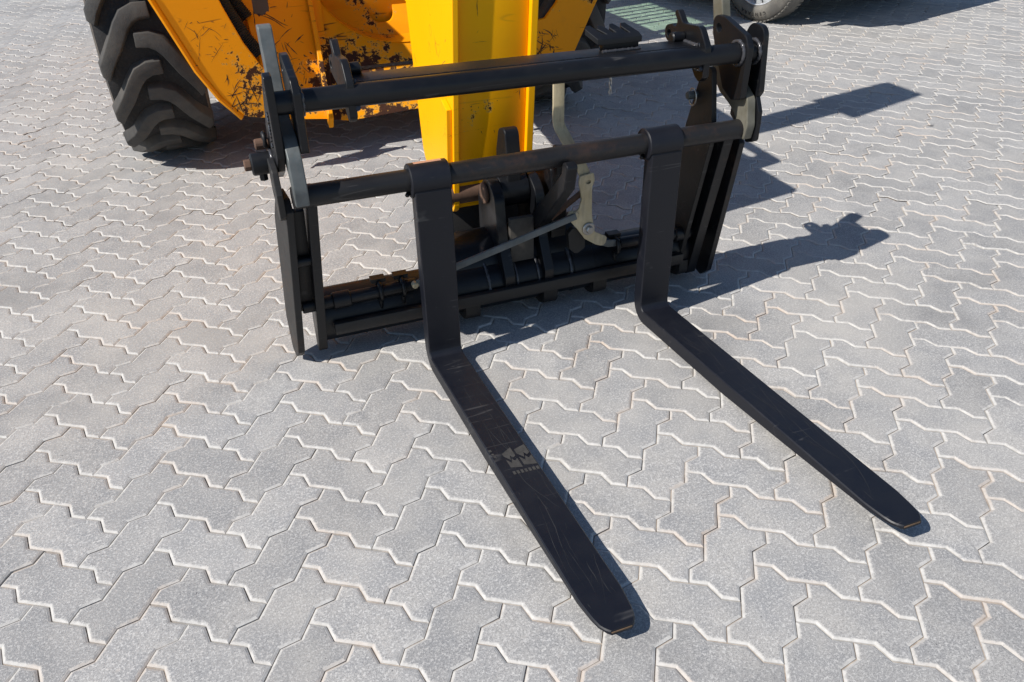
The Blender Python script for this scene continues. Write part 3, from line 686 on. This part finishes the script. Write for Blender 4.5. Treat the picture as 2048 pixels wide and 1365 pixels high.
# little chain below the bar
cn = MB()
for k in range(4):
    z = .781 - k * .0125
    pts = [((.5665 + (.0035 * math.cos(a) if k % 2 else 0)), .06 + (0 if k % 2 else .0035 * math.cos(a)), z + .008 * math.sin(a)) for a in np.linspace(0, 2 * PI, 14, endpoint=False)]
    MB().tube(pts, .0014, 6, ring=True).build('chain_link', MSTEEL, FC, 0, 60)

# ------------------------------------------------------------------ the two forks
def fork(label, xh, xt, ztop_h, ztop_t, group):
    F_ = empty('pallet_fork', label, 'fork', group)
    W = .100; inn = []; outr = []
    zt = lambda y: ztop_h + (ztop_t - ztop_h) * min(1, max(0, -y / 1.07))
    for z in (.560, .556, .45, .3, .15, .08): inn.append((0, z)); outr.append((.046, z))
    for k in range(1, 8):
        a = (PI / 2) * k / 8
        inn.append((-.022 + .022 * math.cos(a), .067 - .022 * math.sin(a))); outr.append((-.022 + .068 * math.cos(a), .070 - .068 * math.sin(a)))
    for y in (-.022, -.2, -.45, -.70, -.85, -.93, -.975, -.99, -1.01, -1.03, -1.05, -1.058, -1.064, -1.068, -1.07):
        inn.append((y, zt(y))); thick = .044 if y > -.5 else .044 - (.034) * ((-y - .5) / .57)
        outr.append((y - (.0 if y > -1.06 else .004), zt(y) - thick))
    b = .0028; v = []; f = []
    ns = len(inn)
    for (yi, zi), (yo, zo) in zip(inn, outr):
        pi, po = Vector((yi, zi)), Vector((yo, zo)); n = (po - pi).normalized()
        w_ = W / 2
        if yi < -.975: u = (-yi - .975) / .095; w_ = W / 2 - .011 * u ** 1.2 - .014 * max(0, (u - .62) / .38) ** 2.6
        xc_ = xh + (xt - xh) * max(0, -yi) / 1.07
        hb = min(b, (po - pi).length * .3)
        for sx, q in ((-w_ + b, pi), (w_ - b, pi), (w_, pi + n * hb), (w_, po - n * hb), (w_ - b, po), (-w_ + b, po), (-w_, po - n * hb), (-w_, pi + n * hb)):
            v.append((xc_ + sx, q.x, q.y))
    for i in range(ns - 1):
        for j in range(8): f.append((i * 8 + j, i * 8 + (j + 1) % 8, i * 8 + 8 + (j + 1) % 8, i * 8 + 8 + j))
    f += [tuple(range(7, -1, -1)), tuple((ns - 1) * 8 + j for j in range(8))]
    MB().add(v, f).build('fork_blade', MFORK, F_, 0, 28)
    MB().cyl((xh - .056, .046, .582), (xh + .054, .046, .582), .046, 40, .003).build('hanger_sleeve', MFORK, F_)
    MB().add([(xh + s * .049, y, z) for s in (-1, 1) for (y, z) in ((.001, .556), (.045, .556), (.045, .60), (.020, .600))], [(0, 1, 2, 3), (7, 6, 5, 4), (0, 4, 5, 1), (1, 5, 6, 2), (2, 6, 7, 3), (3, 7, 4, 0)]).build('sleeve_neck', MFORK, F_, .002)
    tipb = MB()
    xc_ = xt
    tipb.add([(xc_ + sx, y, z) for (y, sx0) in ((-1.0705, .0235), (-1.0728, .0225)) for z in (zt(-1.07) - .0075, zt(-1.07) - .0035) for sx in (-sx0, sx0)], [(0, 1, 3, 2), (4, 6, 7, 5), (0, 4, 5, 1), (2, 3, 7, 6), (0, 2, 6, 4), (1, 5, 7, 3)])
    tipb.build('worn_tip', MRTIP, F_, .001)
    MB().cyl((xh - .056, .046, .552), (xh - .066, .034, .545), .006, 8).build('grease_nipple', MBLK, F_)
    return F_
f1 = fork('left pallet fork with dusty tyre print across its blade and copper label on its sleeve', .026, .062, .046, .050, 'pallet forks on the shaft')
f2 = fork('right pallet fork with plain black blade pointing at the right edge of the picture', .732, .782, .046, .064, 'pallet forks on the shaft')
strokes(f1, MSCR, 70, (-.018, -1.04, .07, -.05), lambda u, v: (u + .036 * -v / 1.07, v, .046 + .004 * -v / 1.07 + .0004), .0016, .30, (-1.55, .16), .35, seed=9)
strokes(f2, MSCR, 60, (.688, -1.04, .776, -.05), lambda u, v: (u + .05 * -v / 1.07, v, .046 + .018 * -v / 1.07 + .0004), .0016, .34, (-1.55, .13), .3, seed=10)
# label strip on the left sleeve
lb = MB(); rs_ = .0465; vv = []; ff = []
for i, a in enumerate(np.linspace(R(84), R(112), 6)):
    for x in (-.012, .064): vv.append((x, .046 - rs_ * math.cos(a), .582 + rs_ * math.sin(a)))
for i in range(5): ff.append((i * 2, i * 2 + 1, i * 2 + 3, i * 2 + 2))
lb.add(vv, ff).build('label', MLABEL, f1, 0, 60)
# dusty tyre print
pr_ = MB(); zt_ = lambda y: .0463 + .004 * (-y / 1.07)
def poly(pts):
    out = [(x, y, zt_(y) + .0006) for x, y in pts]; pr_.add(out, [tuple(range(len(pts)))])
def pxy(u, v_):                      # u across the blade 0..1, v along 0..1 (towards the tip); print is skewed a little
    return (-.008 + u * .096 + v_ * .006, -.468 - v_ * .112 - u * .004)
for u0, u1, s in ((.30, .60, 0), (.66, .985, 1)):
    def q(*uv): poly([pxy(u0 + (u1 - u0) * a, b) for a, b in uv])
    q((.0, .18 + .06 * (1 - s)), (1, .08), (1, .38), (.72, .44), (.55, .34), (.40, .50), (0, .34))
    q((.0, .45), (.34, .60), (.52, .46), (.70, .55), (1, .48), (1, .80), (0, .74))
for k in range(7):
    u = .27 + k * .105; poly([pxy(u, .87), pxy(u + .068, .87), pxy(u + .068, .98), pxy(u, .98)])
poly([pxy(.02, .02), pxy(.10, .02), pxy(.10, .10), pxy(.02, .10)]); poly([pxy(.04, .16), pxy(.10, .16), pxy(.10, .21), pxy(.04, .21)])
poly([pxy(.05, .28), pxy(.11, .26), pxy(.12, .36)])
pr_.build('tyre_print', MDPRINT, f1, 0, 0)

# ------------------------------------------------------------------ parked car, mostly above the frame
CAR = empty('parked_car', 'parked car at the top right, only one dusty tyre with silver rim showing', 'car')
CW = Vector((3.58, 3.567, 0)); yaw = R(15)
CAR.location = CW; CAR.rotation_euler = (0, 0, yaw)          # local +x towards the car's other side, -y towards its rear bumper
def car_plate(name, pts, lo, hi, mat, holes=(), bevel=.03): return plate(name, pts, lo, hi, mat, CAR, 'yz', holes, bevel)
arch = lambda yc: [(yc + .42 * math.cos(a), .36 + .42 * math.sin(a)) for a in np.linspace(-.25, PI + .25, 16)]
body = [(-.66, .52, .06), (-.70, .68, .08), (-.74, 1.0, .1), (2.2, 1.02, .2), (3.30, .92, .25), (3.62, .66, .15), (3.60, .30, .06)] + [(3.13, .26)] + arch(2.68)[0:0] + [(2.0, .26), (.50, .26), (.46, .34)] + [(q[0], q[1]) for q in arch(0.0)] + [(-.46, .46)]
car_plate('body', body, -.02, 1.80, MCAR, (), .05)
car_plate('cabin', [(-.70, 1.0, .05), (-.55, 1.60, .2), (.2, 1.76, .3), (1.1, 1.72, .3), (2.1, 1.0, .05)], .06, 1.72, MCAR, (), .06)
car_plate('side_window', [(-.45, 1.08, .03), (-.38, 1.48, .08), (.2, 1.62, .1), (1.0, 1.58, .1), (1.7, 1.08, .03)], .045, .058, MCGL, (), .002)
MB().box((.24, -.40, .19), (1.54, 3.5, .30)).box((.1, -.60, .42), (1.7, -.40, .55)).build('underside', MDARK, CAR, .02)
MB().box((.2, -.72, .56), (1.6, -.68, .66)).build('bumper', MDARK, CAR, .02)
for xx in (.02, 1.56): MB().box((xx, -.755, .72), (xx + .2, -.69, .92)).build('tail_lamp', MLAMP, CAR, .02)
def car_wheel(x0, yc, letters):
    r = .345; z = r - .004; wdt = .225; s = 1 if x0 < .5 else -1
    X = lambda u: x0 + s * u
    prof = [(.018, .222), (.004, .236), (.000, .262), (.004, .285), (.010, .30), (.020, .318), (.035, .332), (.055, .341), (wdt / 2, r), (wdt - .055, .341), (wdt - .03, .33), (wdt - .01, .30), (wdt, .26), (wdt - .02, .222)]
    ty = MB().lathe([(X(u) if s > 0 else X(u), rr) for u, rr in prof], (0, yc, z), n=96).build('tyre', MCTYRE, CAR, 0, 45)
    gr = MB()
    for k in range(60):
        a = 2 * PI * k / 60
        for u in (.045, wdt - .045):
            p = Vector((X(u), yc + .339 * math.cos(a), z + .339 * math.sin(a)))
            gr.box((-.022, -.010, -.004), (.022, .010, .004), Matrix.Translation(p) @ Matrix.Rotation(a - PI / 2, 4, 'X'))
    tag(gr.build('tread_block', MCTYRE, ty, 0, 0), kind='stuff')
    rim = MB().lathe([(X(.018), .224), (X(.012), .220), (X(.016), .212), (X(.05), .205), (X(.10), .20), (X(.11), .19)], (0, yc, z), n=64)
    for k in range(5):
        for dd in (-.17, .17):
            a = 2 * PI * k / 5 + .63
            d0 = Vector((0, math.cos(a + dd * .5), math.sin(a + dd * .5))); d1 = Vector((0, math.cos(a + dd), math.sin(a + dd)))
            rim.strip([Vector((X(.03), yc, z)) + d0 * .045, Vector((X(.028), yc, z)) + d0.lerp(d1, .5) * .13, Vector((X(.024), yc, z)) + d1 * .212], .038, .02, d0.cross(Vector((1, 0, 0))))
    rim.cyl((X(.022), yc, z), (X(.06), yc, z), .06, 24)
    rim.build('rim', MRIM, ty, .002, 35)
    MB().cyl((X(.10), yc, z), (X(.12), yc, z), .17, 32).build('brake_disc', MSTEEL, ty)
    if letters:
        mb = MB()
        for k, chx in enumerate('CENTARA'):
            cu = bpy.data.curves.new('t', 'FONT'); cu.body = chx; cu.size = .036; cu.extrude = .0012; cu.align_x = 'CENTER'
            o = bpy.data.objects.new('t', cu); C.objects.link(o)
            dg = bpy.context.evaluated_depsgraph_get(); me = bpy.data.meshes.new_from_object(o.evaluated_get(dg), depsgraph=dg)
            a = -PI / 2 + .42 - k * .125 + PI * 0       # reads right to left along the bottom, tops outwards
            # letter frame: right = direction of reading, up = outwards
            a_ = -PI / 2 - .40 + k * .125
            up = Vector((0, math.cos(a_), math.sin(a_))); right = Vector((0, math.sin(a_), -math.cos(a_)))
            right = -right if s > 0 else right
            nrm = right.cross(up)
            Mx = Matrix(((right.x, up.x, nrm.x, X(-.0005)), (right.y, up.y, nrm.y, yc + .272 * up.y), (right.z, up.z, nrm.z, z + .272 * up.z), (0, 0, 0, 1)))
            mb.add([Mx @ v_.co for v_ in me.vertices], [tuple(p.vertices) for p in me.polygons])
            bpy.data.objects.remove(o); bpy.data.curves.remove(cu)
        mb.build('tyre_lettering', MHOSE, ty, 0, 0)
    return ty
car_wheel(0, 0, True); car_wheel(0, 2.68, False); car_wheel(1.78, 0, False); car_wheel(1.78, 2.68, False)
